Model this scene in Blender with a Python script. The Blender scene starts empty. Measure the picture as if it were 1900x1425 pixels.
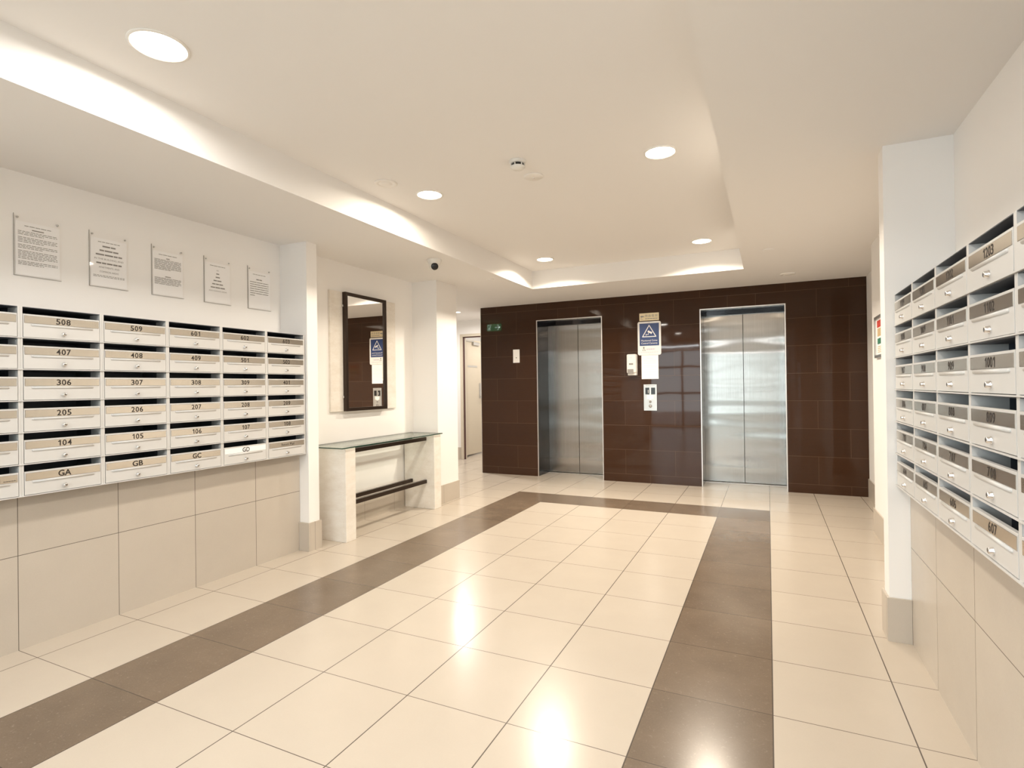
import bpy, bmesh, math, random
from mathutils import Vector, Matrix
random.seed(7)
R = math.radians
PI = math.pi
scene = bpy.context.scene
C = scene.collection

# ------------------------------------------------------------------ dimensions (metres, floor at z = 0)
EYE = 1.247
ZC, ZR = 2.3835, 2.592            # lower ceiling, recessed ceiling
YB = 6.941                        # face of the brown tiled wall
BL, BR = -3.753, 0.975            # its left and right edges
DOOR_Y = 7.36                     # plane of the lift doors
GX, GY, GY0 = 0.4465, 0.45, 1.36  # floor tile grid
LW, LT, LM = -3.48, -3.293, -3.2175   # left wall, left tiled wall, left mailbox fronts
RW, RT, RM = 0.79, 0.604, 0.552       # the same on the right
YF = -2.7                         # entrance wall behind the camera
RX0, RX1, RY0, RY1 = -2.487, -0.204, -2.2, 5.88   # ceiling recess

# ------------------------------------------------------------------ camera
cam_d = bpy.data.cameras.new('camera')
cam = bpy.data.objects.new('camera', cam_d); C.objects.link(cam)
cam_d.sensor_width = 36; cam_d.lens = 1008.93 * 36 / 1900
cam_d.clip_start = 0.05; cam_d.clip_end = 100
yaw, pitch, roll = 0.440, 0.004, -0.013
fw = Vector((-math.sin(yaw) * math.cos(pitch), math.cos(yaw) * math.cos(pitch), math.sin(pitch)))
r0 = Vector((math.cos(yaw), math.sin(yaw), 0)); u0 = r0.cross(fw)
rr = math.cos(roll) * r0 + math.sin(roll) * u0
uu = math.cos(roll) * u0 - math.sin(roll) * r0
m3 = Matrix((rr, uu, -fw)).transposed()
cam.matrix_world = Matrix.Translation((0, 0, EYE)) @ m3.to_4x4()
scene.camera = cam

# ------------------------------------------------------------------ world, exposure
world = bpy.data.worlds.new('world'); scene.world = world; world.use_nodes = True
wb = world.node_tree.nodes['Background']
wb.inputs[0].default_value = (0.86, 0.94, 1.0, 1); wb.inputs[1].default_value = 5.7
vs = scene.view_settings
vs.view_transform = 'Standard'; vs.look = 'None'; vs.gamma = 1; vs.use_curve_mapping = False
vs.exposure = 0.48
scene.cycles.use_denoising = True
scene.cycles.sample_clamp_indirect = 2.5
scene.cycles.max_bounces = 12
scene.cycles.diffuse_bounces = 7
scene.cycles.caustics_reflective = False
scene.cycles.caustics_refractive = False
LAMP_W = 11.0                      # watts of each downlight
WARM = (1.0, 0.945, 0.88)

# ------------------------------------------------------------------ materials
def s2l(c):
    return tuple((x / 255 / 12.92 if x / 255 <= .04045 else ((x / 255 + .055) / 1.055) ** 2.4) for x in c) + (1,)

def mat(name, col, rough=.5, metal=0., **kw):
    m = bpy.data.materials.new(name); m.use_nodes = True
    b = m.node_tree.nodes['Principled BSDF']
    b.inputs['Base Color'].default_value = col if len(col) == 4 else tuple(col) + (1,)
    b.inputs['Roughness'].default_value = rough
    b.inputs['Metallic'].default_value = metal
    for k, v in kw.items(): b.inputs[k].default_value = v
    return m

class N:
    """small node builder"""
    def __init__(s, m): s.t = m.node_tree; s.b = s.t.nodes['Principled BSDF']
    def node(s, k, **a):
        n = s.t.nodes.new(k)
        for x, v in a.items(): setattr(n, x, v)
        return n
    def link(s, a, b): s.t.links.new(a, b)
    def put(s, sock, v):
        if hasattr(v, 'is_output') or isinstance(v, bpy.types.NodeSocket): s.link(v, sock)
        else: sock.default_value = v
    def math(s, op, a, b=0.0, c=None):
        n = s.node('ShaderNodeMath', operation=op); s.put(n.inputs[0], a); s.put(n.inputs[1], b)
        if c is not None: s.put(n.inputs[2], c)
        return n.outputs[0]
    def xyz(s):
        g = s.node('ShaderNodeNewGeometry'); p = s.node('ShaderNodeSeparateXYZ'); s.link(g.outputs['Position'], p.inputs[0])
        return p.outputs[0], p.outputs[1], p.outputs[2], g.outputs['Position']
    def noise(s, vec, scale, detail=3, rough=.5):
        n = s.node('ShaderNodeTexNoise'); s.link(vec, n.inputs['Vector'])
        n.inputs['Scale'].default_value = scale; n.inputs['Detail'].default_value = detail; n.inputs['Roughness'].default_value = rough
        return n.outputs['Fac']
    def mix(s, f, a, b):
        n = s.node('ShaderNodeMix', data_type='RGBA'); s.put(n.inputs[0], f); s.put(n.inputs[6], a); s.put(n.inputs[7], b)
        return n.outputs[2]
    def remap(s, v, a, b, c, d):
        n = s.node('ShaderNodeMapRange'); s.put(n.inputs[0], v)
        for i, x in enumerate((a, b, c, d)): n.inputs[i + 1].default_value = x
        return n.outputs[0]
    def line(s, v, pitch, off, w):
        """1 on joints of a regular grid, 0 elsewhere"""
        f = s.math('FRACT', s.math('DIVIDE', s.math('SUBTRACT', v, off), pitch))
        d = s.math('MINIMUM', f, s.math('SUBTRACT', 1.0, f))
        return s.math('LESS_THAN', d, w / pitch / 2)
    def cell(s, v, pitch, off):
        return s.math('FLOOR', s.math('DIVIDE', s.math('SUBTRACT', v, off), pitch))

def paint(name, col, rough=.6):
    m = mat(name, col, rough); n = N(m); x, y, z, p = n.xyz()
    f = n.noise(p, 90, 3)
    bp = n.node('ShaderNodeBump'); bp.inputs['Strength'].default_value = .04; bp.inputs['Distance'].default_value = .002
    n.link(f, bp.inputs['Height']); n.link(bp.outputs[0], n.b.inputs['Normal'])
    return m

def cellrand(n, a, b):
    c = n.node('ShaderNodeCombineXYZ'); n.put(c.inputs[0], a); n.put(c.inputs[1], b)
    w = n.node('ShaderNodeTexWhiteNoise', noise_dimensions='2D'); n.link(c.outputs[0], w.inputs[0])
    return w.outputs[0]

def stone(n, p, base, rnd, amt=.05):
    """faint cloudy mottling of a porcelain tile"""
    f = n.noise(p, 5, 6, .6); g = n.noise(p, 160, 2)
    k = n.math('ADD', n.math('MULTIPLY', n.math('SUBTRACT', f, .5), amt * 2.4), n.math('MULTIPLY', n.math('SUBTRACT', g, .5), amt))
    k = n.math('ADD', k, n.math('MULTIPLY', n.math('SUBTRACT', rnd, .5), amt * .8))
    k = n.math('ADD', 1.0, k)
    mx = n.node('ShaderNodeVectorMath', operation='SCALE'); n.put(mx.inputs[0], base); n.link(k, mx.inputs[3])
    return mx.outputs[0]

CREAM = (.515, .455, .385, 1); DARK = (.155, .115, .082, 1); GROUT = (.05, .038, .03, 1)

def floor_material():
    m = mat('porcelain floor tiles', CREAM, .22); n = N(m); x, y, z, p = n.xyz()
    gx = n.line(x, GX, 0, .0045); gy = n.line(y, GY, GY0, .0032)
    rnd = cellrand(n, n.cell(x, GX, 0), n.cell(y, GY, GY0))
    def between(v, a, b): return n.math('MULTIPLY', n.math('GREATER_THAN', v, a), n.math('LESS_THAN', v, b))
    yb0, yb1 = GY0 + 9 * GY, GY0 + 10 * GY
    left = n.math('MULTIPLY', between(x, -6 * GX, -5 * GX), n.math('LESS_THAN', y, yb1))
    right = n.math('MULTIPLY', between(x, -GX, 0), n.math('LESS_THAN', y, yb1))
    back = n.math('MULTIPLY', between(x, -6 * GX, 0), between(y, yb0, yb1))
    band = n.math('MAXIMUM', n.math('MAXIMUM', left, right), back)
    cream = stone(n, p, CREAM[:3], rnd, .035)
    dk = stone(n, p, DARK[:3], rnd, .22)
    # pale scuffs on the dark tiles
    sc = n.remap(n.noise(p, 55, 8, .8), .57, .68, 0, .6)
    dk = n.mix(sc, dk, (.34, .27, .21, 1))
    col = n.mix(band, cream, dk)
    g = n.math('MAXIMUM', gx, gy)
    col = n.mix(n.math('MULTIPLY', g, .9), col, GROUT)
    n.link(col, n.b.inputs['Base Color'])
    rg = n.math('ADD', n.math('MULTIPLY', n.noise(p, 3, 4), .07), .19)
    n.link(rg, n.b.inputs['Roughness'])
    return m

def wall_tile_material():
    m = mat('porcelain wall tiles', CREAM, .25); n = N(m); x, y, z, p = n.xyz()
    gy = n.line(y, GY, GY0, .003); gz = n.line(z, 5.0, .457, .003)
    rnd = cellrand(n, n.cell(y, GY, GY0), n.math('GREATER_THAN', z, .457))
    col = stone(n, p, (.51, .46, .40), rnd, .05)
    col = n.mix(n.math('MULTIPLY', n.math('MAXIMUM', gy, gz), .85), col, GROUT)
    n.link(col, n.b.inputs['Base Color']); return m

def skirt_material():
    m = mat('skirting tiles', CREAM, .3); n = N(m); x, y, z, p = n.xyz()
    gy = n.line(y, GY, GY0, .003)
    col = stone(n, p, (.52, .465, .40), 0.5, .05)
    col = n.mix(n.math('MULTIPLY', gy, .7), col, GROUT)
    n.link(col, n.b.inputs['Base Color']); return m

def brown_material():
    m = mat('polished brown wall tiles', (.045, .02, .011, 1), .035, **{'Specular IOR Level': .25}); n = N(m); x, y, z, p = n.xyz()
    PZ, OZ, W = .3125, .102, .62
    row = n.cell(z, PZ, OZ); gz = n.line(z, PZ, OZ, .0035)
    odd = n.math('MODULO', n.math('ADD', row, 10.0), 2.0)
    sec_r = n.math('GREATER_THAN', x, -.27); sec_c = n.math('GREATER_THAN', x, -2.42)
    # every pier was tiled from its own edge
    phase = n.math('ADD', -3.19, n.math('ADD', n.math('MULTIPLY', sec_c, 2.144), n.math('MULTIPLY', sec_r, 1.546)))
    off = n.math('SUBTRACT', phase, n.math('MULTIPLY', odd, W / 2))
    xx = n.math('SUBTRACT', x, off)
    f = n.math('FRACT', n.math('DIVIDE', n.math('ADD', xx, W * 20), W))
    d = n.math('MINIMUM', f, n.math('SUBTRACT', 1.0, f))
    gx = n.math('LESS_THAN', d, .0028 / W / 2)
    rnd = cellrand(n, n.math('FLOOR', n.math('DIVIDE', xx, W)), row)
    # fine horizontal grain in the glaze
    mp = n.node('ShaderNodeMapping'); n.link(p, mp.inputs[0]); mp.inputs['Scale'].default_value = (3, 3, 90)
    gr = n.noise(mp.outputs[0], 2.0, 4)
    k = n.math('ADD', .80, n.math('ADD', n.math('MULTIPLY', gr, .22), n.math('MULTIPLY', rnd, .16)))
    mx = n.node('ShaderNodeVectorMath', operation='SCALE'); mx.inputs[0].default_value = (.044, .0195, .0098); n.link(k, mx.inputs[3])
    col = n.mix(n.math('MULTIPLY', n.math('MAXIMUM', gz, gx), .55), mx.outputs[0], (.17, .10, .065, 1))
    n.link(col, n.b.inputs['Base Color'])
    # each tile is tipped a hair and slightly bowed, which breaks up the reflections
    bp = n.node('ShaderNodeBump'); bp.inputs['Strength'].default_value = .12; bp.inputs['Distance'].default_value = .004
    h = n.math('ADD', n.noise(p, 3.2, 1), n.math('MULTIPLY', n.math('MAXIMUM', gz, gx), -.3))
    n.link(h, bp.inputs['Height']); n.link(bp.outputs[0], n.b.inputs['Normal'])
    return m

def brushed(name, col, rough, aniso, wave=.0, rot=0.0, streak=.5):
    m = mat(name, col, rough, 1.0); n = N(m); x, y, z, p = n.xyz()
    n.b.inputs['Anisotropic'].default_value = aniso
    n.b.inputs['Anisotropic Rotation'].default_value = rot
    tg = n.node('ShaderNodeTangent', direction_type='RADIAL', axis='Z'); n.link(tg.outputs[0], n.b.inputs['Tangent'])
    mp = n.node('ShaderNodeMapping'); n.link(p, mp.inputs[0]); mp.inputs['Scale'].default_value = (260, 260, 1.2)
    g = n.noise(mp.outputs[0], 1.0, 3)
    k = n.math('ADD', 1 - streak * .25, n.math('MULTIPLY', g, streak * .5))
    mx = n.node('ShaderNodeVectorMath', operation='SCALE'); mx.inputs[0].default_value = col[:3]; n.link(k, mx.inputs[3])
    n.link(mx.outputs[0], n.b.inputs['Base Color'])
    if wave:
        mq = n.node('ShaderNodeMapping'); n.link(p, mq.inputs[0]); mq.inputs['Scale'].default_value = (.45, 1, 3.0)
        mg = n.node('ShaderNodeMapping'); n.link(p, mg.inputs[0]); mg.inputs['Scale'].default_value = (330, 1, .8)
        h = n.math('ADD', n.noise(mq.outputs[0], 2.0, 0), n.math('MULTIPLY', n.noise(mg.outputs[0], 1.0, 0), .03))
        bp = n.node('ShaderNodeBump'); bp.inputs['Strength'].default_value = 1.0; bp.inputs['Distance'].default_value = wave
        n.link(h, bp.inputs['Height']); n.link(bp.outputs[0], n.b.inputs['Normal'])
    return m

def travertine():
    m = mat('travertine', (.72, .66, .57, 1), .45); n = N(m); x, y, z, p = n.xyz()
    mp = n.node('ShaderNodeMapping'); n.link(p, mp.inputs[0]); mp.inputs['Scale'].default_value = (1, 1, 2.2)
    f = n.noise(mp.outputs[0], 7, 8, .7); g = n.noise(p, 45, 5, .7)
    a = n.mix(n.remap(f, .35, .7, 0, 1), (.84, .81, .76, 1), (.74, .69, .62, 1))
    a = n.mix(n.remap(g, .60, .75, 0, .45), a, (.52, .45, .37, 1))
    n.link(a, n.b.inputs['Base Color'])
    bp = n.node('ShaderNodeBump'); bp.inputs['Strength'].default_value = .25; bp.inputs['Distance'].default_value = .002
    n.link(n.math('SUBTRACT', 1.0, g), bp.inputs['Height']); n.link(bp.outputs[0], n.b.inputs['Normal'])
    return m

def glass(name, tint, refl=.08, ior=1.5):
    """thin pane: see-through with a fresnel reflection"""
    m = bpy.data.materials.new(name); m.use_nodes = True; t = m.node_tree
    t.nodes.remove(t.nodes['Principled BSDF']); out = t.nodes['Material Output']
    tr = t.nodes.new('ShaderNodeBsdfTransparent'); tr.inputs[0].default_value = tint
    gl = t.nodes.new('ShaderNodeBsdfGlossy'); gl.inputs['Roughness'].default_value = .02
    lw = t.nodes.new('ShaderNodeLayerWeight'); lw.inputs[0].default_value = .5
    pw = t.nodes.new('ShaderNodeMath'); pw.operation = 'POWER'; pw.inputs[1].default_value = 5
    fr = t.nodes.new('ShaderNodeMath'); fr.operation = 'MULTIPLY_ADD'; fr.inputs[1].default_value = refl * 10; fr.inputs[2].default_value = refl / 2
    t.links.new(lw.outputs['Facing'], pw.inputs[0]); t.links.new(pw.outputs[0], fr.inputs[0])
    mx = t.nodes.new('ShaderNodeMixShader')
    t.links.new(fr.outputs[0], mx.inputs[0]); t.links.new(tr.outputs[0], mx.inputs[1]); t.links.new(gl.outputs[0], mx.inputs[2])
    t.links.new(mx.outputs[0], out.inputs[0])
    return m

def glow(name, col, strength):
    m = mat(name, (.9, .9, .9, 1), .5)
    b = m.node_tree.nodes['Principled BSDF']
    b.inputs['Emission Color'].default_value = tuple(col) + (1,); b.inputs['Emission Strength'].default_value = strength
    return m

M = {}
M['paint'] = paint('white wall paint', (.89, .88, .87, 1))
M['ceil'] = paint('ceiling paint', (.84, .83, .82, 1), .75)
M['floor'] = floor_material(); M['walltile'] = wall_tile_material(); M['skirt'] = skirt_material()
M['brown'] = brown_material()
M['steel'] = brushed('brushed stainless steel', (.37, .352, .328, 1), .165, 1.0, wave=.008, rot=0.0, streak=.5)
M['darksteel'] = mat('polished dark steel lining', (.05, .047, .048, 1), .08, 1.0)
M['trim'] = mat('bright steel edge strip', (.72, .67, .64, 1), .35, 1.0)
M['chrome'] = mat('chrome', (.80, .80, .80, 1), .15, 1.0)
M['box'] = mat('pale grey powder coat', (.62, .62, .615, 1), .32)
M['boxshade'] = mat('shaded mailbox interior', (.075, .085, .105, 1), .5)  # shade inside the boxes, put into a darker colour
M['plate'] = brushed('brushed nameplate metal', (.74, .70, .63, 1), .26, .5, streak=.3)
M['ink'] = mat('black ink', (.018, .014, .012, 1), .5)
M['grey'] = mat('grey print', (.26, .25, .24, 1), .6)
M['keyhole'] = mat('dark keyhole', (.02, .02, .02, 1), .4)
M['white'] = mat('white plastic', (.78, .77, .74, 1), .35)
M['paper'] = mat('white paper', (.93, .93, .94, 1), .6)
M['frosty'] = glass('clear acrylic', (1, 1, 1, 1), .008)
M['acryledge'] = mat('acrylic edge', (.30, .28, .25, 1), .3)
M['pane'] = glass('window glass', (.93, .96, .95, 1))
M['tabletop'] = glass('table glass', (.91, .955, .935, 1))
M['glassedge'] = mat('green glass edge', (.02, .055, .04, 1), .15)
M['trav'] = travertine()
M['bronze'] = mat('dark bronze metal', (.045, .030, .022, 1), .32, .6)
M['mirror'] = mat('mirror silver', (.93, .92, .90, 1), .0, 1.0)
M['lampface'] = glow('lit diffuser', (1.0, .86, .66), 14.0)
M['lamptrim'] = mat('white lamp trim', (.85, .83, .80, 1), .4)
M['added_batten_glow'] = glow('added batten diffuser', (.93, .97, 1.0), 22.0)  # glow of the added battens behind the camera
M['black'] = mat('black plastic', (.012, .012, .012, 1), .2)
M['blue'] = mat('navy sign enamel', (.018, .045, .17, 1), .3)
M['signwhite'] = mat('white sign enamel', (.88, .86, .84, 1), .3)
M['brass'] = mat('brass coloured plaque', (.72, .60, .38, 1), .3, .25)
M['doorpaint'] = mat('beige door paint', (.60, .53, .42, 1), .45)
M['frame'] = mat('beige door frame paint', (.62, .56, .46, 1), .45)
M['seal'] = mat('dark red brown door seal', (.07, .022, .018, 1), .5)
M['alu'] = mat('brushed aluminium', (.55, .54, .52, 1), .35, 1.0)
M['exitgreen'] = glow('lit green exit panel', (.05, .62, .24), 2.6)
M['exitwhite'] = glow('lit white exit pictogram', (.75, 1.0, .85), 7.0)
M['red'] = mat('red print', (.62, .06, .04, 1), .4)
M['green'] = mat('green print', (.03, .20, .12, 1), .4)
M['amber'] = mat('tan print', (.66, .48, .26, 1), .4)
M['redled'] = glow('faint red display', (.5, .02, .01), .08)
M['paving'] = mat('outdoor paving', (.35, .34, .33, 1), .8)

# ------------------------------------------------------------------ mesh helpers
class MB:
    """collects shapes for ONE mesh object; mats maps slots"""
    def __init__(s): s.bm = bmesh.new(); s.mats = []
    def slot(s, m):
        if m not in s.mats: s.mats.append(m)
        return s.mats.index(m)
    def box(s, x0, x1, y0, y1, z0, z1, m, bev=0.0, seg=2):
        i = s.slot(m)
        r = bmesh.ops.create_cube(s.bm, size=1)
        for v in r['verts']:
            v.co = Vector(((x0 + x1) / 2 + v.co.x * (x1 - x0), (y0 + y1) / 2 + v.co.y * (y1 - y0), (z0 + z1) / 2 + v.co.z * (z1 - z0)))
        fs = {f for v in r['verts'] for f in v.link_faces}
        for f in fs: f.material_index = i
        if bev:
            es = list({e for f in fs for e in f.edges})
            q = bmesh.ops.bevel(s.bm, geom=es, offset=bev, segments=seg, affect='EDGES', profile=.5)
            for f in q['faces']: f.material_index = i
        return s
    def lathe(s, prof, m, axis='Z', at=(0, 0, 0), n=40):
        """prof: list of (r, h) from one end to the other, spun about the axis"""
        i = s.slot(m); rings = []
        for r, h in prof:
            ring = []
            for k in range(n if r > 1e-6 else 1):
                a = 2 * PI * k / n
                c = Vector((r * math.cos(a), r * math.sin(a), h))
                if axis == 'Y': c = Vector((c.x, -c.z, c.y))      # spun about -Y: h grows toward the viewer of a wall fitting
                if axis == 'X': c = Vector((c.z, c.x, c.y))
                ring.append(s.bm.verts.new(c + Vector(at)))
            rings.append(ring)
        for a, b in zip(rings, rings[1:]):
            if len(a) == 1 and len(b) == 1: continue
            for k in range(n):
                k2 = (k + 1) % n
                if len(a) == 1: vs_ = (a[0], b[k], b[k2])
                elif len(b) == 1: vs_ = (a[k], b[0], a[k2])
                else: vs_ = (a[k], b[k], b[k2], a[k2])
                f = s.bm.faces.new(vs_); f.material_index = i; f.smooth = True
        return s
    def poly(s, pts, th, m, plane='XZ', at=0.0):
        """flat polygon in XZ at y=at, extruded by th toward -Y"""
        i = s.slot(m)
        a = [s.bm.verts.new((x, at, z)) for x, z in pts]; b = [s.bm.verts.new((x, at - th, z)) for x, z in pts]
        k = len(pts); fs = [s.bm.faces.new(a[::-1]), s.bm.faces.new(b)]
        for j in range(k): fs.append(s.bm.faces.new((a[j], a[(j + 1) % k], b[(j + 1) % k], b[j])))
        for f in fs: f.material_index = i
        return s
    def stroke(s, pts, w, th, m, at=0.0, closed=False):
        n = len(pts)
        for j in range(n if closed else n - 1):
            p, q = Vector(pts[j]), Vector(pts[(j + 1) % n]); d = (q - p).normalized(); o = Vector((-d.y, d.x)) * w / 2
            e = d * w * .35
            s.poly([tuple(p - e + o), tuple(q + e + o), tuple(q + e - o), tuple(p - e - o)], th + j * .00012, m, at=at)
        return s
    def tube(s, p, q, r, m, n=12):
        i = s.slot(m); p, q = Vector(p), Vector(q); d = (q - p).normalized()
        a = d.orthogonal().normalized(); b = d.cross(a); A, B = [], []
        for k in range(n):
            t = 2 * PI * k / n; o = (a * math.cos(t) + b * math.sin(t)) * r
            A.append(s.bm.verts.new(p + o)); B.append(s.bm.verts.new(q + o))
        for k in range(n):
            f = s.bm.faces.new((A[k], A[(k + 1) % n], B[(k + 1) % n], B[k])); f.material_index = i; f.smooth = True
        s.bm.faces.new(A[::-1]).material_index = i; s.bm.faces.new(B).material_index = i
        return s
    def text(s, body, cap, m, cx, cz, y, th=.0004, bold=.0, width=None, squeeze=1.0):
        """upright lettering facing -Y, centred on (cx, cz); cap = capital height"""
        i = s.slot(m)
        cu = bpy.data.curves.new('t', 'FONT'); cu.body = body; cu.size = cap / .70; cu.offset = bold * cap
        cu.resolution_u = 3; cu.fill_mode = 'FRONT'
        ob = bpy.data.objects.new('t', cu); C.objects.link(ob)
        dg = bpy.context.evaluated_depsgraph_get(); dg.update()
        me = bpy.data.meshes.new_from_object(ob.evaluated_get(dg))
        xs = [v.co.x for v in me.vertices]; ys = [v.co.y for v in me.vertices]
        if xs:
            mx, my = (min(xs) + max(xs)) / 2, (min(ys) + max(ys)) / 2
            k = squeeze if width is None else width / (max(xs) - min(xs))
            base = [s.bm.verts.new((cx + (v.co.x - mx) * k, y - th, cz + v.co.y - my)) for v in me.vertices]
            for p_ in me.polygons:
                try:
                    f = s.bm.faces.new([base[v] for v in p_.vertices]); f.material_index = i
                except ValueError: pass
        bpy.data.objects.remove(ob); bpy.data.curves.remove(cu); bpy.data.meshes.remove(me)
        return s
    def build(s, name, parent=None, smooth=False, normals=True):
        if normals: bmesh.ops.recalc_face_normals(s.bm, faces=[f for f in s.bm.faces if len(f.verts) > 0])
        me = bpy.data.meshes.new(name); s.bm.to_mesh(me); s.bm.free()
        for m in s.mats: me.materials.append(M[m] if isinstance(m, str) else m)
        o = bpy.data.objects.new(name, me); C.objects.link(o)
        if parent is not None: o.parent = parent
        return o

def thing(name, label, cat, loc=(0, 0, 0), rz=0.0, group=None):
    o = bpy.data.objects.new(name, None); C.objects.link(o); o.empty_display_size = .05
    o.location = loc; o.rotation_euler = (0, 0, rz)
    o['label'] = label; o['category'] = cat
    if group: o['group'] = group
    return o
def tag(o, label, cat, group=None):
    o['label'] = label; o['category'] = cat
    if group: o['group'] = group
    return o
def struct(name, mb, parent=None):
    o = mb.build(name, parent)
    if parent is None: o['kind'] = 'structure'
    return o
def boxes(name, m, *bs, parent=None):
    b = MB()
    for q in bs: b.box(*q, m)
    return struct(name, b, parent)

# ------------------------------------------------------------------ the room
boxes('floor', 'floor', (-6.2, 1.4, YF, 9.6, -.12, 0))
boxes('wall_left', 'paint', (LW - .15, LW, YF, 5.28, 0, ZC))
boxes('wall_left_tiled', 'walltile', (LW, LT, YF + .15, 3.11, 0, .748))
boxes('wall_left_fin', 'paint', (LW, -3.2, 3.111, 3.217, 0, ZC))
boxes('wall_left_near_fin', 'paint', (LW, -3.2, .82, .92, .749, ZC))
boxes('wall_left_pier', 'paint', (LW, -3.168, 4.874, 5.28, 0, ZC))
boxes('wall_right', 'paint', (RW, RW + .35, YF, 5.363, 0, ZC))
boxes('wall_right_tiled', 'walltile', (RT, RW, YF + .15, 3.141, 0, .748))
boxes('wall_right_fin', 'paint', (.515, RW, 3.142, 3.255, 0, ZC))
boxes('wall_right_near_fin', 'paint', (.515, RW, 1.25, 1.35, .749, ZC))
boxes('wall_right_rear', 'paint', (BR + .001, BR + .17, 5.363, YB + .5, 0, ZC))
# brown lift wall: piers and lintels round two openings
E1, E2, ZE = (-2.885, -1.955), (-.740, .192), 2.151
for nm, x0, x1 in (('left', BL, E1[0]), ('middle', E1[1], E2[0]), ('right', E2[1], BR)): boxes('wall_rear_' + nm, 'brown', (x0, x1, YB, DOOR_Y + .03, 0, ZC))
for nm, (x0, x1) in (('left', E1), ('right', E2)): boxes('wall_rear_lintel_' + nm, 'brown', (x0, x1, YB, DOOR_Y + .03, ZE, ZC))
boxes('wall_rear_core', 'paint', (BL + .002, BR + .17, DOOR_Y + .13, 8.1, 0, ZC), (BL + .002, BL + .12, DOOR_Y + .031, DOOR_Y + .13, 0, ZC))
boxes('trim_rear', 'trim', (BL - .008, BL - .001, YB - .004, YB + .03, 0, ZC - .001))
# corridor behind the left pier
boxes('wall_corridor_near', 'paint', (-6.0, LW - .15, 5.13, 5.28, 0, ZC))
boxes('wall_corridor_left', 'paint', (-6.1, -6.0, 5.13, 8.1, 0, ZC))
DX0, DX1, DZ = -4.745, -3.86, 2.105
boxes('wall_corridor_rear', 'paint', (-6.1, DX0 - .045, 8.1, 8.2, 0, ZC), (DX1 + .045, BL + .002, 8.1, 8.2, 0, ZC), (DX0 - .045, DX1 + .045, 8.1, 8.2, DZ + .045, ZC))
boxes('wall_stair_rear', 'paint', (-6.1, -3.0, 9.5, 9.6, 0, ZC))
boxes('wall_stair_left', 'paint', (-5.2, -5.1, 8.2, 9.5, 0, ZC))
boxes('wall_stair_right', 'paint', (-3.6, -3.5, 8.2, 9.5, 0, ZC))
# ceiling: dropped border round a raised centre
b = MB()
for q in ((-6.2, RX0, YF, 9.6), (RX1, 1.4, YF, 9.6), (RX0, RX1, YF, RY0), (RX0, RX1, RY1, 9.6)): b.box(*q, ZC, ZR + .1, 'ceil')
struct('ceiling', b)
boxes('ceiling_recess', 'ceil', (RX0, RX1, RY0, RY1, ZR, ZR + .1))
# skirting tiles
SK = .198
boxes('baseboard_left_fin', 'skirt', (LT + .001, -3.19, 3.098, 3.110, 0, SK + .02), (-3.199, -3.189, 3.1105, 3.23, 0, SK + .02))
boxes('baseboard_left', 'skirt', (LW + .001, LW + .012, 3.22, 4.873, 0, SK))
boxes('baseboard_left_pier', 'skirt', (-3.167, -3.157, 4.864, 5.29, 0, SK), (LW + .013, -3.1675, 4.862, 4.873, 0, SK))
boxes('baseboard_right_fin', 'skirt', (.505, RT - .001, 3.130, 3.141, 0, SK + .01), (.504, .514, 3.1415, 3.27, 0, SK + .01))
boxes('baseboard_right', 'skirt', (RW - .011, RW - .001, 3.256, 5.374, 0, SK))
boxes('baseboard_right_rear', 'skirt', (BR - .011, BR, 5.364, YB - .001, 0, SK), (RW, BR - .012, 5.364, 5.374, 0, SK))
boxes('baseboard_corridor', 'skirt', (-5.99, DX0 - .05, 8.088, 8.099, 0, .205))

# unseen entrance glazing behind the camera, sized and placed to let daylight in
b = MB()
b.box(-3.63, -3.25, YF - .12, YF, 0, ZC, 'paint'); b.box(.55, 1.14, YF - .12, YF, 0, ZC, 'paint'); b.box(-3.25, .55, YF - .12, YF, 2.25, ZC, 'paint')
struct('wall_front', b)
b = MB()
for x in (-3.25, -2.3, -1.35, -.40, .50): b.box(x, x + .05, YF - .09, YF - .03, .05, 2.20, 'alu')
b.box(-3.25, .55, YF - .09, YF - .03, 0, .05, 'alu'); b.box(-3.25, .55, YF - .09, YF - .03, 2.20, 2.25, 'alu')
for z in (.95, 1.72): b.box(-3.2, .50, YF - .085, YF - .035, z, z + .06, 'alu')  # rails added to draw dark bands in the lift door reflections
w1 = struct('window_1', b)
pb = MB(); pb.box(-3.22, .52, YF - .064, YF - .056, .05, 2.20, 'pane'); pb.build('pane', w1)
boxes('floor_outside', 'paving', (-9, 8, YF - 9, YF - .13, -.14, -.02))
boxes('wall_outside', 'paving', (-1.55, 8, YF - 6.2, YF - 6, -.02, 3.0))  # unseen wall, added to vary the daylight reflected indoors

# ------------------------------------------------------------------ corridor fire door
b = MB()
b.box(DX0 - .045, DX0, 8.085, 8.215, 0, DZ + .045, 'frame', .003); b.box(DX1, DX1 + .045, 8.085, 8.215, 0, DZ + .045, 'frame', .003)
b.box(DX0, DX1, 8.085, 8.215, DZ, DZ + .045, 'frame', .003)
d1 = struct('door_1', b)
s_ = MB(); s_.box(DX0, DX0 + .016, 8.12, 8.15, 0, DZ, 'seal'); s_.box(DX0, DX1, 8.12, 8.15, DZ - .016, DZ, 'seal'); s_.build('seal', d1)
lf = MB(); lf.box(-4.89, -4.85, 8.22, 9.09, .03, 2.09, 'doorpaint', .002)
lf = lf.build('leaf', d1)
k = MB(); k.box(-4.849, -4.815, 8.62, 8.86, 2.0, 2.055, 'alu', .004); k.box(-4.845, -4.83, 8.24, 8.66, 2.06, 2.075, 'alu'); k.build('door_closer', lf)
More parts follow.
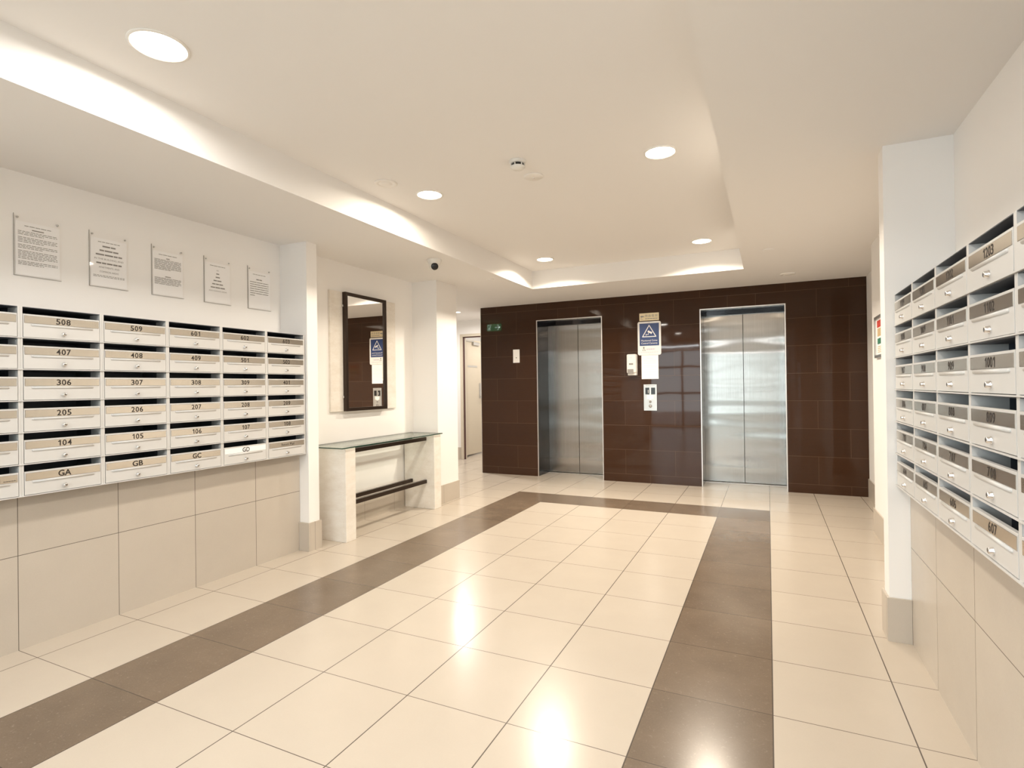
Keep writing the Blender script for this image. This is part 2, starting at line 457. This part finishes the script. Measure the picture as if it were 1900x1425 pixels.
k = MB(); k.box(-4.849, -4.843, 8.87, 8.99, 1.03, 1.31, 'alu', .002); k.tube((-4.843, 8.93, 1.06), (-4.80, 8.93, 1.06), .008, 'alu'); k.box(-4.805, -4.79, 8.84, 8.94, 1.05, 1.07, 'alu', .003); k.build('door_handle', lf)
k = MB(); k.box(-4.849, -4.847, 8.46, 8.80, 1.598, 1.63, 'alu'); k.build('door_sign', lf)

# ------------------------------------------------------------------ lifts
def lift(x0, x1, label):
    t = thing('elevator', label, 'elevator', ((x0 + x1) / 2, YB, 0), 0, 'elevators in the brown wall')
    w = (x1 - x0) / 2; D = DOOR_Y - YB
    ZD = 2.105
    for s in (-1, 1):
        d = MB()
        xa, xb = (-w + .001, -.0025) if s < 0 else (.0025, w - .001)
        d.box(xa, xb, D - .012, D + .02, .009, ZD, 'steel', .0012, 1)
        d.build('door_panel', t)
    e = .002
    l = MB()
    l.box(-w + .0005, -w + .010, .004, D - .02, .001, ZE - e, 'darksteel'); l.box(w - .010, w - .0005, .004, D - .02, .001, ZE - e, 'darksteel')
    l.box(-w + .010, w - .010, .004, D - .02, ZE - .012, ZE - e, 'darksteel')
    l.box(-w + .010, w - .010, D - .05, D - .021, ZD, ZE - .012, 'darksteel')
    l.build('lining', t)
    f = MB()
    f.box(-w + .0005, -w + .011, -.005, .0035, 0.0, ZE - .0005, 'trim'); f.box(w - .011, w - .0005, -.005, .0035, 0.0, ZE - .0005, 'trim')
    f.box(-w + .011, w - .011, -.005, .0035, ZE - .011, ZE - .0005, 'trim')
    f.build('edge_trim', t)
    c = MB(); c.box(-w + .001, w - .001, D + .021, D + .10, 0, ZD + .04, 'black'); c.box(-w + .011, w - .011, D - .055, D + .02, 0, .005, 'alu'); c.build('sill_and_dark_backing', t)  # black backing put in to darken the gap between the doors
    return t
lift(*E1, 'stainless steel lift doors left of the blue camera sign')
lift(*E2, 'wider looking stainless steel lift doors nearest the right wall')

# ------------------------------------------------------------------ mailboxes
MW, MH, MD = .351, .1515, .228
def mesh_housing():
    b = MB(); W, H, D, g = MW, MH, MD, .0003
    b.box(g, .0095, 0, D, g, H - g, 'box'); b.box(W - .0095, W - g, 0, D, g, H - g, 'box')
    b.box(.0095, W - .0095, .001, D, H - .003, H - g, 'boxshade')
    b.box(g, W - g, -.006, .004, g, .0045, 'box')
    b.box(.0095, W - .0095, .004, D, g, .003, 'boxshade')
    b.box(.0095, W - .0095, D - .003, D, .003, H - .003, 'boxshade')
    for x in (.0095, W - .0105): b.box(x, x + .001, .09, D - .003, .003, H - .003, 'boxshade')  # deeper part of the sides darkened by colour too
    b.bm.normal_update(); return b
def mesh_door():
    b = MB(); x0, x1 = .0115, MW - .0115; z0, z1 = .0065, .1175
    b.box(x0, x1, -.001, .001, z0, z1, 'box', .0005, 1)
    b.box(x0, x1, .001, .012, z1 - .0015, z1, 'box')                       # folded top lip
    # pressed finger ridge
    b.tube((x0 + .035, -.001, .0665), (x1 - .035, -.001, .0665), .0055, 'box', 14)
    for x in (x0 + .035, x1 - .035): b.lathe([(0, -.0055), (.004, -.004), (.0055, 0), (.004, .004), (0, .0055)], 'box', 'Z', (x, -.001, .0665), 14)
    return b
def mesh_lock():
    b = MB(); at = (MW / 2, -.001, .030)
    b.lathe([(.0105, 0), (.0105, .002), (.0085, .0034), (.0085, .011), (.0074, .0125), (.0001, .0125)], 'chrome', 'Y', at, 24)
    b.box(at[0] - .0012, at[0] + .0012, at[1] - .0129, at[1] - .0122, at[2] - .0042, at[2] + .0042, 'keyhole')
    b.box(at[0] - .003, at[0] + .003, at[1] - .0128, at[1] - .0121, at[2] - .0012, at[2] + .0012, 'keyhole')
    return b
def digits(b, txt, cx, cz, cap=.0275, y=-.0022):
    adv = cap * (.80 if len(txt) == 3 else .74); x = cx - adv * (len(txt) - 1) / 2
    for ch in txt:
        if ch == '1':
            h = cap / 2
            b.poly([(x + .001, cz - h), (x + .006, cz - h), (x + .006, cz + h), (x + .002, cz + h), (x - .0055, cz + h * .62), (x - .0055, cz + h * .30), (x + .001, cz + h * .52)], .0004, 'ink', at=y)
        else:
            b.text(ch, cap, 'ink', x, cz, y, bold=.022, width=cap * .66)
        x += adv
def mesh_plate(txt):
    m_ = 'paper' if txt == 'GD' else 'plate'
    b = MB(); b.box(.0165, MW - .0165, -.0022, -.001, .0745, .1090, m_)
    if m_ == 'plate':   # thin grey rim round the plate
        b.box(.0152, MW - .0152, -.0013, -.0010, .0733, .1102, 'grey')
    c = MW / 2; cz = .0918
    if txt == 'Return Mail': b.text(txt, .017, 'ink', c + .005, cz, -.0022, width=.115)
    elif txt == '*d':
        b.text('d', .026, 'ink', .262, cz + .001, -.0022, bold=.02)
        for q in range(5): b.box(.282 + q * .0095, .290 + q * .0095, -.0026, -.0022, .0815, .0840, 'ink')
    elif txt and txt[0] == 'G': b.text(txt, .0285, 'ink', c, cz, -.0022, bold=.03, width=.056)
    elif txt: digits(b, txt, c, cz)
    return b

LEFT = [['508', '509', '601', '602', '603'], ['407', '408', '409', '501', '502'], ['306', '307', '308', '309', '401'],
        ['205', '206', '207', '208', '209'], ['104', '105', '106', '107', '108'], ['GA', 'GB', 'GC', 'GD', 'Return Mail']]
RIGHT = [['1109', '1201', '1202', '1203'], ['1008', '1009', '1101', '1102'], ['907', '908', '909', '1001'],
         ['806', '807', '808', '809'], ['705', '706', '707', '708'], ['604', '605', '606', '607']]
LCOL = ['in the leftmost whole column', 'in the second whole column', 'in the middle column', 'in the last column but one', 'beside the white fin wall']
RCOL = ['against the white fin wall', 'second from the white fin wall', 'third from the white fin wall', 'in the large nearest whole column']
ROWS = ['top row', 'second row', 'third row', 'fourth row', 'fifth row', 'bottom row']
proto = {}
def mailbox(txt, loc, rz, label, group):
    t = thing('mailbox', label, 'mailbox', loc, rz, group)
    if not proto:
        h = mesh_housing().build('housing', t); d = mesh_door().build('door', t); l = mesh_lock().build('lock', d)
        l['label'] = 'round chrome lock'
        proto.update(h=h, d=d, l=l)
    else:
        h = proto['h'].copy(); d = proto['d'].copy(); l = proto['l'].copy()
        for o, p_ in ((h, t), (d, t), (l, d)): o.parent = p_; C.objects.link(o)
    pl = mesh_plate(txt).build('number_plate', d)
    pl['label'] = ('white paper plate reading ' if txt == 'GD' else 'metal plate reading ') + txt if txt and txt != '*d' else 'blank brushed metal plate' if not txt else 'metal plate with lettering'
    return t
ZM = .7495
for r in range(6):
    z = ZM + (5 - r) * MH
    for c in range(-1, 5):
        y = 3.100 - (5 - c) * MW
        if c < 0:
            txt = '*d' if r == 5 else ''
            lab = 'grey mailbox with letters ending in d, cut off left of GA' if r == 5 else 'grey mailbox sliced by the left photo edge, %s, beside number %s' % (ROWS[r], LEFT[r][0])
        else:
            txt = LEFT[r][c]
            lab = {'Return Mail': 'grey mailbox with plate reading Return Mail, lowest right on left wall',
                   'GD': 'grey mailbox lettered GD on a white plate, bottom row'}.get(txt,
                   'pale grey mailbox marked %s, %s %s, left wall' % (txt, ROWS[r], LCOL[c]))
        mailbox(txt, (LM, y, z), PI / 2, lab, 'mailboxes on the left wall')
    for c in range(5):
        y = 3.132 - c * MW
        if c == 4:
            txt = ''; lab = 'grey mailbox sliced by the right photo edge, %s, beside number %s' % (ROWS[r], RIGHT[r][3])
        else:
            txt = RIGHT[r][c]; lab = 'pale grey mailbox marked %s, %s %s, right wall' % (txt, ROWS[r], RCOL[c])
        mailbox(txt, (RM, y, z), -PI / 2, lab, 'mailboxes on the right wall')

# ------------------------------------------------------------------ notices in acrylic pockets
def words_line(b, x0, x1, z, h, seed, m='grey', y=0.0, ww=(.008, .022)):
    rnd = random.Random(seed); x = x0
    while x < x1 - .003:
        w = min(rnd.uniform(*ww), x1 - x); b.box(x, x + w, y - .0003, y, z - h / 2, z + h / 2, m); x += w + .0035
def notice(i, y, label):
    t = thing('notice', label, 'notice', (LW + .0005, y, 1.850), PI / 2, 'notices in clear acrylic above the left mailboxes')
    W, H = .207, .318
    b = MB(); b.box(.007, W - .007, -.0026, -.0018, .006, H - .036, 'paper')
    c = W / 2; Y = -.0026
    words_line(b, c - .058, c + .058, .262, .0035, 3 + i, y=Y, ww=(.014, .03))
    if i == 0:
        b.text('', .01, 'grey', c, .25, Y); words_line(b, c - .026, c + .026, .245, .0055, 3, y=Y, ww=(.05, .06))
        z = .232
        for para in (3, 4, 3, 6, 3):
            for k in range(para):
                words_line(b, .018, (W - .018) if k < para - 1 else W * .62, z, .0032, z, y=Y); z -= .0077
            z -= .008
    elif i == 1:
        for k, (ln, w) in enumerate((('PROHIBITED', .07), ('BALL GAMES', .1), ('CYCLES OR SKATEBOARDS', .14), ('IN THE BUILDING AND', .155), ('BALCONIES OF OTHER', .135), ('APARTMENTS, AND', .11), ('COMMON AREAS', .10))):
            if k in (3, 5, 6): b.text(ln, .0095, 'grey', c, .238 - k * .0245, Y, width=w)
            else: words_line(b, c - w / 2, c + w / 2, .238 - k * .0245, .0085, k, y=Y, ww=(.02, .045))
        for z in (.068, .061): words_line(b, .02, W - .02, z, .003, z, y=Y)
    elif i == 2:
        words_line(b, c - .011, c + .011, .241, .0055, 3, y=Y, ww=(.03, .03))
        for k in range(9): words_line(b, .018, W - .018 if k < 8 else .12, .230 - k * .0076, .0036, k, y=Y, ww=(.014, .04))
        words_line(b, c - .018, c + .018, .125, .0055, 3, y=Y, ww=(.04, .04))
        for k in range(6): words_line(b, .018, W - .018 if k < 5 else .17, .114 - k * .0076, .0036, k + 20, y=Y, ww=(.014, .04))
    elif i == 3:
        for k, w in enumerate((.018, .022, .032, .064, .085, .108, .135)):
            if k == 0: b.text('NO', .008, 'grey', c, .232, Y)
            elif k == 6: b.text('AND COMMON AREAS', .008, 'grey', c, .232 - k * .024, Y, width=w)
            else: words_line(b, c - w / 2, c + w / 2, .232 - k * .024, .0075, k, y=Y, ww=(.02, .04))
    else:
        words_line(b, c - .028, c + .028, .225, .008, 4, y=Y, ww=(.022, .03))
        for k in range(7): words_line(b, .02, W - .022 if k < 6 else .06, .203 - k * .0165, .005, k, y=Y, ww=(.03, .06))
    b.build('paper', t)
    a = MB(); a.box(.001, W - .001, -.0046, -.0028, .001, H, 'frosty'); a.box(0, .0009, -.0046, 0, 0, H, 'acryledge'); a.box(.001, W, -.0046, 0, 0, .0009, 'acryledge'); a.box(W - .0009, W, -.0046, 0, .001, H, 'frosty'); a.build('acrylic_sheet', t)
    for x in (.016, W - .016):
        s = MB(); s.lathe([(.0045, .0), (.0045, .0062), (.003, .0075), (.0001, .0078)], 'alu', 'Y', (x, 0, H - .018), 16); s.build('screw', t)
    return t
for i, (y, lab) in enumerate(((1.430, 'notice packed with five dense paragraphs, nearest the photo left edge'),
                              (1.772, 'notice of seven centred capital lines ending in common areas'),
                              (2.117, 'notice with two blocks of small text, middle of the five'),
                              (2.466, 'notice with short centred words growing wider downwards'),
                              (2.812, 'notice with seven widely spaced lines, nearest the white fin wall'))):
    notice(i, y, lab)

# ------------------------------------------------------------------ mirror on stone panel
t = thing('wall_mirror', 'tall mirror in dark bronze frame on pale stone backing above the console', 'mirror', (LW + .0005, 3.625, 1.04), PI / 2)
b = MB(); b.box(0, .92, -.022, 0, 0, 1.075, 'trav', .002); b.build('stone_panel', t)
b = MB(); F_ = .03; x0, x1, z0, z1 = .155, .735, 0.0, 1.075
b.box(x0, x0 + F_, -.058, -.0225, z0, z1, 'bronze', .001); b.box(x1 - F_, x1, -.058, -.0225, z0, z1, 'bronze', .001)
b.box(x0 + F_, x1 - F_, -.058, -.0225, z0, z0 + F_, 'bronze', .001); b.box(x0 + F_, x1 - F_, -.058, -.0225, z1 - F_, z1, 'bronze', .001)
b.build('frame', t)
b = MB(); b.box(-.26, .26, -.003, .003, z0 + F_, z1 - F_, 'mirror'); mg = b.build('mirror_glass', t)
mg.location = ((x0 + x1) / 2, -.045, 0); mg.rotation_euler = (0, 0, R(.76))
for x in (x0 - .006, x1 + .006):
    for z in (.13, .95):
        b = MB(); b.box(x - .007, x + .007, -.040, -.0222, z - .010, z + .010, 'chrome', .002); b.build('clip', t)

# ------------------------------------------------------------------ console table
t = thing('console_table', 'stone console table with glass top standing under the mirror', 'table', (-3.285, 4.09, 0))
for y0, y1 in ((3.396, 3.513), (4.682, 4.806)):
    b = MB(); b.box(-3.462 + 3.285, -3.092 + 3.285, y0 - 4.09, y1 - 4.09, 0, .760, 'trav', .003); b.build('leg', t)
b = MB(); gx0, gx1, gy0, gy1 = -3.477 + 3.285, -3.078 + 3.285, 3.345 - 4.09, 4.822 - 4.09
b.box(gx0 + .001, gx1 - .001, gy0 + .001, gy1 - .001, .7605, .7695, 'tabletop')
for q in ((gx0, gx1, gy0, gy0 + .001), (gx0, gx1, gy1 - .001, gy1), (gx0, gx0 + .001, gy0 + .001, gy1 - .001), (gx1 - .001, gx1, gy0 + .001, gy1 - .001)): b.box(*q, .7605, .7695, 'glassedge')
b.build('glass_top', t)
for x, z in ((-3.20, .262), (-3.375, .262), (-3.20, .700), (-3.375, .700)):
    b = MB(); b.box(x + 3.285 - .016, x + 3.285 + .016, 3.513 - 4.09, 4.682 - 4.09, z, z + .036, 'bronze', .002); b.build('rail', t)

# ------------------------------------------------------------------ fittings on the brown wall
FY = YB - .0005
t = thing('wall_plate', 'small pale blank call plate on the brown wall, left of the lifts', 'wall plate', (-3.193, FY, 1.575))
b = MB(); b.box(-.05, .05, -.006, 0, 0, .186, 'signwhite', .002); b.build('plate', t)
b = MB(); b.lathe([(.008, .0), (.008, .003), (.0001, .003)], 'grey', 'Y', (0, -.006, .07), 20); b.build('button', t)

t = thing('plaque', 'small brass plaque with a camera symbol and Chinese writing, above blue sign', 'sign', (-1.345, FY, 2.052))
b = MB(); b.box(-.122, .122, -.003, 0, 0, .095, 'brass', .001)
for k, ch in enumerate('\u9589\u8def\u96fb\u8996'): b.text(ch, .026, 'grey', -.035 + k * .041, .060, -.003)
words_line(b, -.05, .11, .024, .009, 5, y=-.003, ww=(.02, .03))
b.box(-.108, -.072, -.0035, -.003, .045, .063, 'grey'); b.poly([(-.072, .054), (-.062, .063), (-.062, .045)], .0005, 'grey', at=-.003)
b.stroke([(-.095, .043), (-.105, .022), (-.075, .022)], .004, .0005, 'grey', at=-.003)
b.build('plate', t)

t = thing('camera_warning_sign', 'blue and white crime camera warning sign with triangle symbol', 'sign', (-1.346, FY, 1.617))
b = MB(); W, H = .145, .424; rc = .024
pts = []
for cx, cz, a0 in ((W - rc, rc, -90), (W - rc, H - rc, 0), (-W + rc, H - rc, 90), (-W + rc, rc, 180)):
    for k in range(7): a = R(a0 + k * 15); pts.append((cx + rc * math.cos(a), cz + rc * math.sin(a)))
b.poly(pts, .004, 'signwhite'); b.build('board', t)
b = MB(); Y = -.0042
b.box(-.121, .121, -.0052, Y, .118, .400, 'blue')
Y = -.0053
b.stroke([(0, .375), (-.083, .232), (.083, .232)], .010, .0006, 'signwhite', at=Y, closed=True)
# camera pictogram
ca, sa = math.cos(R(-28)), math.sin(R(-28))
def rp(x, z): return (.006 + x * ca - z * sa, .290 + x * sa + z * ca)
b.poly([rp(-.026, -.011), rp(.020, -.011), rp(.020, .011), rp(-.026, .011)], .0006, 'signwhite', at=Y)
b.poly([rp(.021, -.014), rp(.032, -.014), rp(.032, .014), rp(.021, .014)], .0006, 'signwhite', at=Y)
b.stroke([rp(-.008, -.012), (-.012, .258), (-.034, .258)], .006, .0006, 'signwhite', at=Y)
b.poly([(-.042, .244), (-.036, .244), (-.036, .268), (-.042, .268)], .0006, 'signwhite', at=Y)
b.text('Monitored Crime', .0225, 'signwhite', 0, .184, Y, width=.200)
b.text('Control Cameras', .0225, 'signwhite', 0, .150, Y, width=.200)
b.build('blue_panel', t)
b = MB(); Y = -.0042
b.lathe([(.010, .0), (.010, .0006), (.0001, .0006)], 'grey', 'Y', (-.070, Y, .095), 16)
b.stroke([(-.086, .058), (-.070, .086), (-.050, .058)], .005, .0006, 'grey', at=Y); b.box(-.088, -.048, Y - .0006, Y, .055, .059, 'grey')
lg = mat('faded lilac print', (.62, .56, .66, 1), .5)
words_line(b, -.038, .070, .074, .016, 4, m=lg, y=Y, ww=(.02, .03))
words_line(b, -.11, .11, .036, .006, 8, m=lg, y=Y, ww=(.02, .03))
b.build('logo_print', t)
for z in (.412, .012):
    b = MB(); b.lathe([(.004, .004), (.004, .0055), (.0001, .006)], 'alu', 'Y', (0, 0, z), 14); b.build('screw', t)

t = thing('paper_notice', 'plain white printed paper taped below the blue camera sign', 'notice', (-1.343, FY, 1.315))
b = MB(); b.box(-.105, .105, -.0012, 0, 0, .300, 'paper')
for k, (z, w) in enumerate(((.262, .07), (.232, .16), (.214, .16), (.196, .16), (.168, .16), (.150, .16), (.118, .14), (.09, .16), (.06, .10))):
    words_line(b, -w / 2, w / 2, z, .003, k, m=lg, y=-.0012, ww=(.02, .05))
b.build('sheet', t)

t = thing('soap_dispenser', 'cream hand sanitiser dispenser left of the white paper notice', 'dispenser', (-1.556, FY, 1.360))
b = MB(); b.box(-.062, .062, -.095, 0, .03, .272, 'white', .018, 4); b.box(-.050, .058, -.080, 0, 0.004, .05, 'white', .006); b.build('body', t)
b = MB(); b.box(-.048, .026, -.103, -.0952, .026, .082, 'grey', .003); b.build('push_lever', t)
b = MB(); b.box(-.030, .022, -.0965, -.0952, .136, .158, 'grey', .0005); b.build('level_window', t)
b = MB(); b.box(-.025, .012, -.0958, -.0951, .222, .230, lg); b.build('logo', t)

t = thing('call_panel', 'steel lift call panel with two dark displays and round button', 'control panel', (-1.3425, FY, .916))
b = MB(); b.box(-.082, .082, -.008, 0, 0, .330, 'alu', .002); words_line(b, -.055, .055, .314, .005, 2, y=-.008); b.build('plate', t)
for x in (-.036, .036):
    b = MB(); b.box(x - .025, x + .025, -.0092, -.0081, .205, .290, 'black')
    if x < 0: b.box(x + .008, x + .013, -.0095, -.0092, .222, .262, 'redled')
    b.build('display', t)
b = MB(); b.box(-.042, .042, -.0090, -.0081, .145, .196, 'signwhite'); b.poly([(-.02, .145), (.02, .145), (0, .130)], .0008, 'signwhite', at=-.0081); b.build('sticker', t)
b = MB(); b.lathe([(.0165, 0), (.0165, .002), (.014, .003), (.0001, .003)], 'grey', 'Y', (0, -.0081, .112), 24); b.build('key_switch', t)
b = MB(); b.lathe([(.021, 0), (.021, .003), (.017, .0045), (.014, .0045)], 'grey', 'Y', (0, -.0081, .058), 28)
b.lathe([(.0138, 0), (.0138, .006), (.0001, .0068)], 'chrome', 'Y', (0, -.0081, .058), 28); b.build('button', t)

# fire plan in a steel frame on the right hand wall
t = thing('fire_notice', 'steel framed evacuation poster in red and green behind the white fin', 'notice', (RW - .0005, 5.18, 1.432), -PI / 2)
b = MB(); W, H = .40, .325
for q in ((0, W, 0, .022), (0, W, H - .022, H), (0, .022, .022, H - .022), (W - .022, W, .022, H - .022)): b.box(q[0], q[1], -.016, 0, q[2], q[3], 'alu', .001)
b.build('frame', t)
b = MB(); b.box(.022, W - .022, -.006, -.001, .022, H - .022, 'paper')
Y = -.0062
b.box(.075, .36, Y - .0004, Y, .235, .290, 'red'); b.box(.09, .36, Y - .0004, Y, .165, .228, 'amber'); b.box(.09, .36, Y - .0004, Y, .105, .150, 'green')
for k in range(4): words_line(b, .09, .34, .085 - k * .014, .006, k, m='amber', y=Y)
b.build('poster', t)

# ------------------------------------------------------------------ ceiling fittings
def down_light(x, y, z, dia, w, label, group, col=WARM, spread=172):
    t = thing('downlight', label, 'ceiling light', (x, y, z), 0, group)
    r = dia / 2
    b = MB(); b.lathe([(r + .012, -.0005), (r + .012, -.004), (r + .002, -.007), (r, -.004), (r, -.0005)], 'lamptrim', 'Z', n=48); b.build('trim_ring', t)
    b = MB(); b.lathe([(r - .001, -.0005), (r - .001, -.003), (.0001, -.0045)], 'lampface', 'Z', n=48); b.build('diffuser', t)
    ld = bpy.data.lights.new('lamp', 'AREA'); ld.shape = 'DISK'; ld.size = dia * .95; ld.energy = w; ld.color = col; ld.spread = R(spread)
    lo = bpy.data.objects.new('lamp', ld); C.objects.link(lo); lo.parent = t; lo.location = (0, 0, -.009)
    return t
G = 'round downlights in the raised ceiling'
down_light(-2.13, 1.334, ZR, .19, LAMP_W, 'lit round downlight, largest, top left of the ceiling recess', G)
down_light(-2.12, 3.191, ZR, .165, LAMP_W * 1.45, 'lit round downlight beside the flush round speaker disc', G, (1.0, .88, .72))
down_light(-.547, 3.217, ZR, .165, LAMP_W * 1.45, 'lit round downlight right of the smoke detector', G, (1.0, .88, .72))
down_light(-2.128, 5.381, ZR, .165, LAMP_W * 2.7, 'lit round downlight in the recess corner nearest the corridor', G, (1.0, .88, .72), 150)
down_light(-.547, 5.397, ZR, .165, LAMP_W * 2.7, 'lit round downlight in the recess corner nearest the right lift', G, (1.0, .88, .72), 150)
down_light(-.547, 1.3, ZR, .165, LAMP_W, 'lit round downlight above and right of the camera, out of frame', G)
down_light(-2.12, -.9, ZR, .165, LAMP_W, 'lit round downlight behind the camera on the left', G)
down_light(-.547, -.9, ZR, .165, LAMP_W, 'lit round downlight behind the camera on the right', G)
def batten(x, y, label):  # unseen lights added for neutral fill and bright bands on the lift doors
    t = thing('added_ceiling_batten', label, 'ceiling light', (x, y, ZC - .0005), 0, 'unseen ceiling lights added by the entrance')
    b = MB(); b.box(-.62, .62, -.06, .06, -.03, 0, 'white', .004); b.build('housing', t)
    b = MB(); b.box(-.60, .60, -.055, .055, -.062, -.0305, 'added_batten_glow', .012, 3); b.build('diffuser', t)
batten(-2.35, -2.42, 'unseen batten light added by the entrance, left one')
batten(-.55, -2.42, 'unseen batten light added by the entrance, right one')
down_light(-4.25, 7.121, ZC, .085, 24.0, 'small lit downlight in the corridor by the beige door', None)
down_light(-4.2, 8.9, ZC, .085, 8.0, 'small unseen downlight added beyond the beige corridor door', None)  # no lamp known here, added to brighten the space behind the door

def disc(name, cat, label, x, y, z, r, m='ceil', h=.006, cap=True):
    b = MB(); b.lathe([(r, 0), (r, -h * .5), (r - .006, -h), (r * .72, -h), (r * .70, -h * .6), (r * .5, -h * .6), (r * .48, -h), (.0001, -h * 1.1)], m, 'Z', n=40)
    o = b.build(name); o.location = (x, y, z - .0005); return tag(o, label, cat)
disc('ceiling_speaker', 'speaker', 'flush white round speaker disc between recess edge and downlight', -2.255, 2.884, ZR, .074, 'lamptrim')
t = thing('emergency_light', 'shallow white round ceiling disc with tiny bright centre, behind smoke detector', 'ceiling light', (-1.343, 3.217, ZR - .0005))
b = MB(); b.lathe([(.063, 0), (.063, -.004), (.055, -.009), (.0001, -.011)], 'lamptrim', 'Z', n=40); b.build('cover', t)
b = MB(); b.lathe([(.006, -.011), (.006, -.014), (.0001, -.016)], 'chrome', 'Z', n=16); b.build('lens', t)
t = thing('smoke_detector', 'white smoke detector with dark slots on the raised ceiling', 'smoke detector', (-1.337, 2.96, ZR - .0005))
b = MB(); b.lathe([(.052, 0), (.052, -.008), (.047, -.014), (.044, -.016), (.0001, -.016)], 'white', 'Z', n=40); b.build('base', t)
b = MB(); b.lathe([(.036, -.0165), (.036, -.032)], 'black', 'Z', n=32)
for k in range(6):
    a = 2 * PI * k / 6 + PI / 6; c_, s_ = math.cos(a) * .039, math.sin(a) * .039
    b.tube((c_, s_, -.0162), (c_, s_, -.032), .0045, 'white', 8)
b.build('vent_slots', t)
b = MB(); b.lathe([(.043, -.0322), (.044, -.036), (.034, -.047), (.0001, -.050)], 'white', 'Z', n=40); b.build('cap', t)
disc('sprinkler_cover', 'ceiling fitting', 'thin flush round cover right of the recess edge', .015, 5.125, ZC, .047)
disc('vent_cover', 'ceiling fitting', 'pale round cover on the lower ceiling close above the right lift', .199, 6.365, ZC, .076, 'lamptrim', .012)
disc('sprinkler_cover', 'ceiling fitting', 'small flush round cover near the recess corner, left of the lifts', -2.645, 5.116, ZC, .037)

t = thing('security_camera', 'white dome security camera on the lower ceiling above the console', 'camera', (-2.677, 4.095, ZC - .0005))
b = MB(); b.lathe([(.066, 0), (.066, -.012), (.060, -.018), (.052, -.040), (.045, -.052), (.0001, -.055)], 'white', 'Z', n=40); b.build('base', t)
eye = MB()
eye.lathe([(.0001, -.047), (.02, -.042), (.035, -.031), (.044, -.015), (.047, 0), (.044, .015), (.030, .036), (.0001, .0465)], 'white', 'Z', n=32)
e_ = eye.build('eyeball', t); e_.location = (0, 0, -.055)
d = (Vector((0, 0, EYE)) - Vector((-2.677, 4.095, ZC - .055))).normalized()
d = Vector((d.x + .05, d.y, d.z - .10)).normalized()
q = d.to_track_quat('Z', 'Y')
l = MB(); l.lathe([(.031, .030), (.032, .043), (.028, .048), (.018, .050), (.0001, .051)], 'black', 'Z', n=32); l = l.build('lens', e_); l.rotation_euler = q.to_euler()

# exit sign on the corridor's near wall, seen only as a reflection in the brown tiles
t = thing('exit_sign', 'green running man exit sign with arrow, reflected in the brown wall', 'sign', (-4.372, 5.2805, 2.288))
b = MB(); b.box(-.150, .150, 0, .030, -.072, .072, 'white', .003); b.build('case', t)
b = MB(); Y1 = .0312
b.box(-.140, .140, .0301, Y1, -.062, .062, 'exitgreen'); b.build('panel', t)
b = MB(); at = .0322
def ply(pts): b.poly(pts, .0008, 'exitwhite', at=at)
b.stroke([(.02, 0), (.105, 0)], .016, .0008, 'exitwhite', at=at); b.stroke([(.068, .042), (.110, 0), (.068, -.042)], .016, .0008, 'exitwhite', at=at)
ply([(-.120, -.052), (-.112, -.052), (-.112, .052), (-.120, .052)]); ply([(-.120, .044), (-.050, .044), (-.050, .052), (-.120, .052)])
b.stroke([(-.080, .012), (-.092, -.015), (-.078, -.030), (-.092, -.050)], .010, .0008, 'exitwhite', at=at)
b.stroke([(-.092, -.012), (-.108, -.030)], .010, .0008, 'exitwhite', at=at); b.stroke([(-.082, .010), (-.062, -.004)], .008, .0008, 'exitwhite', at=at)
ply([(-.074 + .010 * math.cos(k * PI / 5), .028 + .010 * math.sin(k * PI / 5)) for k in range(10)])
b.build('pictogram', t)
